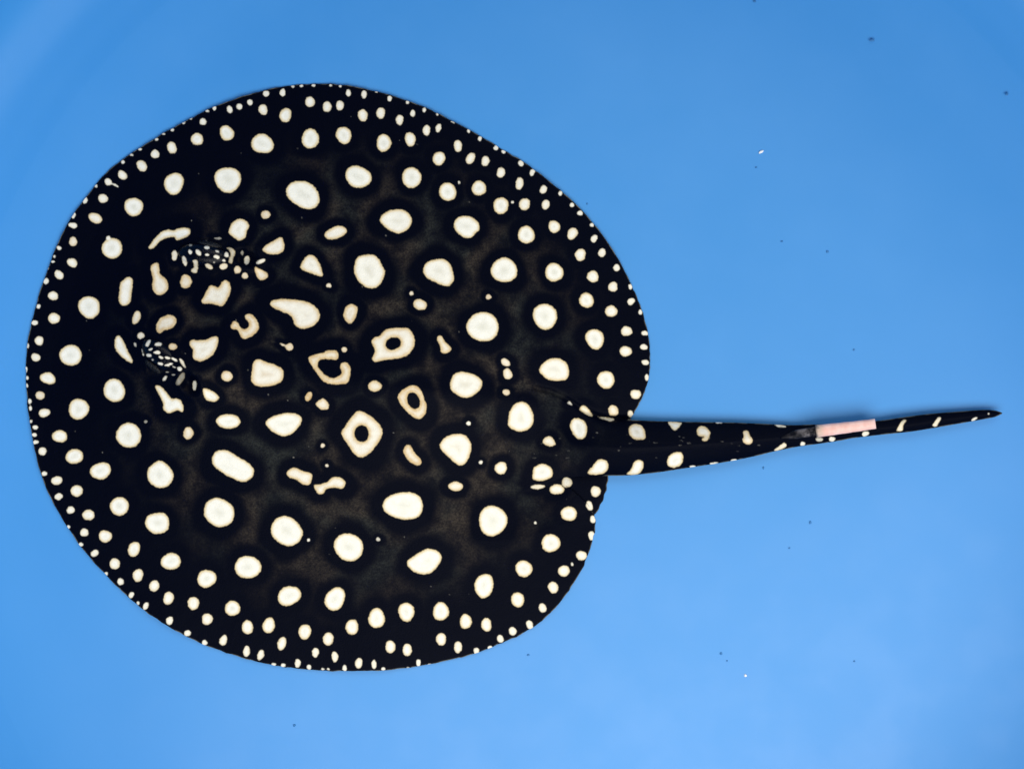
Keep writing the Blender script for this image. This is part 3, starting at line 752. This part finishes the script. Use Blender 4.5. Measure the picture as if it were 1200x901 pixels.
def body_sdf(q):
    return np.minimum(poly_sdf(q, disc_poly), poly_sdf(q, tail_poly))


def body_height(q):
    return body_heights(q, poly_sdf(q, disc_poly), poly_sdf(q, tail_poly))


def back(q):
    x, y = q[:, 0], q[:, 1]
    u = (x - 420) * math.cos(AXIS) + (y - 445) * math.sin(AXIS)
    w = -(x - 420) * math.sin(AXIS) + (y - 445) * math.cos(AXIS)
    return 1 - sstep(0.62, 1.08, np.sqrt((u / 300.0) ** 2 + (w / 285.0) ** 2))


sheet_body('body', body_sdf, (20, 88, 1182, 796), 1.45, body_height, SKIN, ray, back)

# hind fin, lying on the tub floor under the edge of the disc and the tail
FIN = curve([(622, 556), (660, 550), (700, 550), (713, 553), (712.6, 558), (712.8, 563), (711, 568), (711, 574), (708.2, 579), (707, 586), (703.4, 591),
             (701.5, 597), (696, 603), (686, 606), (668, 596), (644, 582)], 4)


def fin_height(q):
    d = np.maximum(-poly_sdf(q, FIN), 0)
    return 1.3 + 1.6 * (1 - np.exp(-d / 4.0)), np.full(len(q), 0.5)


sheet_body('pelvic_fin', lambda q: poly_sdf(q, FIN), (612, 540, 722, 616), 1.4, fin_height, SKIN, ray, lambda q: np.zeros(len(q)))


# eyes: low wet domes dotted with tiny spots, the dark cornea looking outwards
def dome(cx, cy, a, b, rot, z0, h, power=2.0, rings=40, seg=110):
    t = math.radians(rot)
    pts, zz, f = [(cx, cy)], [z0 + h], []
    for i in range(1, rings + 1):
        r = i / rings
        for k in range(seg):
            p = 2 * math.pi * k / seg
            u, w = a * r * math.cos(p), b * r * math.sin(p)
            pts.append((cx + u * math.cos(t) - w * math.sin(t), cy + u * math.sin(t) + w * math.cos(t)))
            zz.append(z0 + h * math.sqrt(max(0.0, 1 - r ** power)))
    for k in range(seg):
        f.append((0, 1 + (k + 1) % seg, 1 + k))
    for i in range(rings - 1):
        p, q = 1 + i * seg, 1 + (i + 1) * seg
        for k in range(seg):
            f.append((p + k, p + (k + 1) % seg, q + (k + 1) % seg, q + k))
    pts = np.array(pts)
    zz = np.array(zz)
    X, Y, Z = plan(pts[:, 0], pts[:, 1], zz)
    return pts, np.stack([X, Y, Z], 1), f


def surface_z(x, y):
    return float(body_height(np.array([[x, y]]))[0][0])


CORNEAS = [(246.0, 287.5, 15.0, 5.0, 10.0), (180.5, 430.0, 14.0, 4.6, 38.0)]
for (cx, cy, a, b, r), (kx, ky, ka, kb, kr) in zip(EYES, CORNEAS):
    z0 = min(surface_z(cx + dx, cy + dy) for dx, dy in ((a * .8, 0), (-a * .8, 0), (0, b), (0, -b))) - 1.0
    pts, verts, f = dome(cx, cy, a, b, r, z0, 14.0, 2.2)
    dist, tone, halo, core, sizes = spot_field(pts)
    n = len(pts)
    eye = link_mesh('eye', verts, f, EYE_SKIN, ray, True,
                    {'spot_distance': dist, 'spot_tone': tone, 'spot_core': core, 'spot_size': sizes, 'olive': np.zeros(n), 'margin_distance': np.full(n, 9.0)})
    pts, verts, f = dome(kx, ky, ka, kb, kr, z0 - 1.0, 9.5, 2.0, 14, 40)
    link_mesh('cornea', verts, f, CORNEA, eye)


# sting on the tail and the plastic sleeve slipped over it
def tube(path, radii, seg=28, inner=None, squash=1.0, knobble=0.0):
    """tube through sheet points (x, y, z); with inner radii it is an open pipe"""
    P = np.array(path, float)
    tng = np.gradient(P, axis=0)
    tng /= np.linalg.norm(tng, axis=1)[:, None]
    side = np.stack([-tng[:, 1], tng[:, 0], np.zeros(len(P))], 1)
    side /= np.linalg.norm(side, axis=1)[:, None]
    up = np.cross(tng, side)
    up[up[:, 2] < 0] *= -1
    loops = [(i, radii[i]) for i in range(len(P))]
    if inner is not None:
        loops += [(i, inner[i]) for i in reversed(range(len(P)))]
    v, f = [], []
    for i, rad in loops:
        for k in range(seg):
            a = 2 * math.pi * k / seg
            rr = rad * (1 + knobble * math.sin(3 * a + i * 1.3) * math.sin(i * 2.1))
            p = P[i] + side[i] * rr * math.cos(a) + up[i] * rr * squash * math.sin(a)
            v.append(p)
    m = len(loops)
    last = m if inner is not None else m - 1
    for i in range(last):
        p, q = i * seg, ((i + 1) % m) * seg
        for k in range(seg):
            f.append((p + k, p + (k + 1) % seg, q + (k + 1) % seg, q + k))
    if inner is None:
        f.append(tuple(range(seg))[::-1])
        f.append(tuple((m - 1) * seg + k for k in range(seg)))
    v = np.array(v)
    X, Y, Z = plan(v[:, 0], v[:, 1], v[:, 2])
    return np.stack([X, Y, Z], 1), f


def tail_top(x, y):
    return surface_z(x, y)


sp = []
for x, y in curve([(914, 513), (926, 510.5), (938, 508), (950, 506), (962, 504.2), (985, 501.5), (1010, 498.8), (1022, 497.4)], 3, closed=False):
    sp.append((x, y, tail_top(x, min(y + 2, 515)) + 1.2 * sstep(930, 962, x) + 0.4))
v, f = tube(sp, [1.0 + 4.2 * sstep(912, 936, x) - 2.5 * sstep(950, 1022, x) for x, y, z in sp], squash=0.5, knobble=0.05)
link_mesh('sting', v, f, STING, ray, True, {'along': np.repeat(np.linspace(0, 1, len(sp)), 28)})
sl = []
for x, y in curve([(956.0, 505.4), (972, 503.4), (990, 501.2), (1008, 498.9), (1026, 496.4)], 4, closed=False):
    sl.append((x, y, tail_top(x, y + 4) + 3.2))
n = len(sl)
v, f = tube(sl, [7.4 - 1.5 * i / (n - 1) + 0.12 * math.sin(i * 1.7) for i in range(n)], inner=[6.3 - 1.4 * i / (n - 1) for i in range(n)], squash=0.72)
al = np.repeat(np.array([i / (n - 1) for i in range(n)] + [i / (n - 1) for i in reversed(range(n))]), 28)
slv = link_mesh('sting_sleeve', v, f, SLEEVE, ray, True, {'along': al})
slv['label'] = 'pale pink plastic sleeve slipped over the sting'


# ------------------------------------------------------------------ bits on the tub floor
def bit(name, x, y, rx, ry, rot, h, material, label, group):
    seg = 9
    v, f = [], []
    a0 = math.radians(rot)
    for zz, k in ((0.0, 1.0), (h * 0.6, 0.95), (h, 0.55)):
        for i in range(seg):
            a = 2 * math.pi * i / seg
            rr = k * (1 + random.uniform(-0.22, 0.22))
            u, w = rx * rr * math.cos(a), ry * rr * math.sin(a)
            v.append((u * math.cos(a0) - w * math.sin(a0), -(u * math.sin(a0) + w * math.cos(a0)), zz + random.uniform(0, 0.1) * (zz > 0)))
    for j in range(2):
        for i in range(seg):
            f.append((j * seg + i, j * seg + (i + 1) % seg, (j + 1) * seg + (i + 1) % seg, (j + 1) * seg + i))
    f.append(tuple(2 * seg + i for i in range(seg)))
    f.append(tuple(range(seg))[::-1])
    o = link_mesh(name, np.array(v) * U, f, material, None, False)
    X, Y, Z = plan(x, y, 0.0)
    dx, dy = X - TUB_X, Y - TUB_Y
    r = math.hypot(float(dx), float(dy))
    o.location = (float(X), float(Y), float(np.interp(r, [0.27, 0.298, 0.315, 0.335], [0.0, 0.0008, 0.003, 0.0062])))
    return tag(o, label, 'debris', group)


bit('food_flake', 891.5, 178.5, 3.6, 1.5, -35, 1.6, PALE_BIT, 'small oblong white flake alone on the blue tub floor', 'pale flakes on the tub floor')
bit('food_flake', 873.5, 791, 1.7, 1.7, 0, 1.4, PALE_BIT, 'tiny round white crumb on the blue tub floor', 'pale flakes on the tub floor')
DARK = 'tiny dark speck of dirt alone on the open blue tub floor'
for x, y, rx, ry, rot, label in [
        (1021, 48.5, 3.0, 1.7, 0, 'largest dark speck, oval, on the open blue tub floor'),
        (1176, 113, 1.9, 1.7, 0, 'dark speck where the tub floor begins to curve up'),
        (969.5, 295, 1.7, 1.6, 0, DARK), (916, 283, 1.5, 1.0, 0, DARK), (1000.5, 410, 1.4, 1.2, 0, DARK), (345, 849.5, 1.6, 1.6, 0, DARK),
        (949.5, 612, 1.4, 2.0, 10, DARK), (925, 642, 1.1, 0.9, 0, DARK), (1001, 774.5, 1.1, 0.9, 0, DARK), (884, 2.5, 1.8, 1.1, 0, DARK),
        (886, 196.5, 1.3, 0.9, 0, 'faint dark speck right beside the oblong white flake'),
        (845, 765.5, 1.6, 1.5, 20, 'larger dark speck of a close pair by the round white crumb'),
        (852, 774, 1.0, 0.8, 0, 'smaller dark speck of a close pair by the round white crumb'),
        (619, 767, 1.7, 1.0, 0, 'dark speck close beside the hind edge of the ray disc'),
        (894.5, 548, 1.1, 1.7, 0, 'dark speck close beside the thick part of the ray tail'),
        (688, 239, 1.0, 1.0, 0, 'tiny dark speck almost touching the rounded edge of the ray disc')]:
    bit('dirt_speck', x, y, rx, ry, rot, 0.9, DARK_BIT, label, 'dark specks on the tub floor')
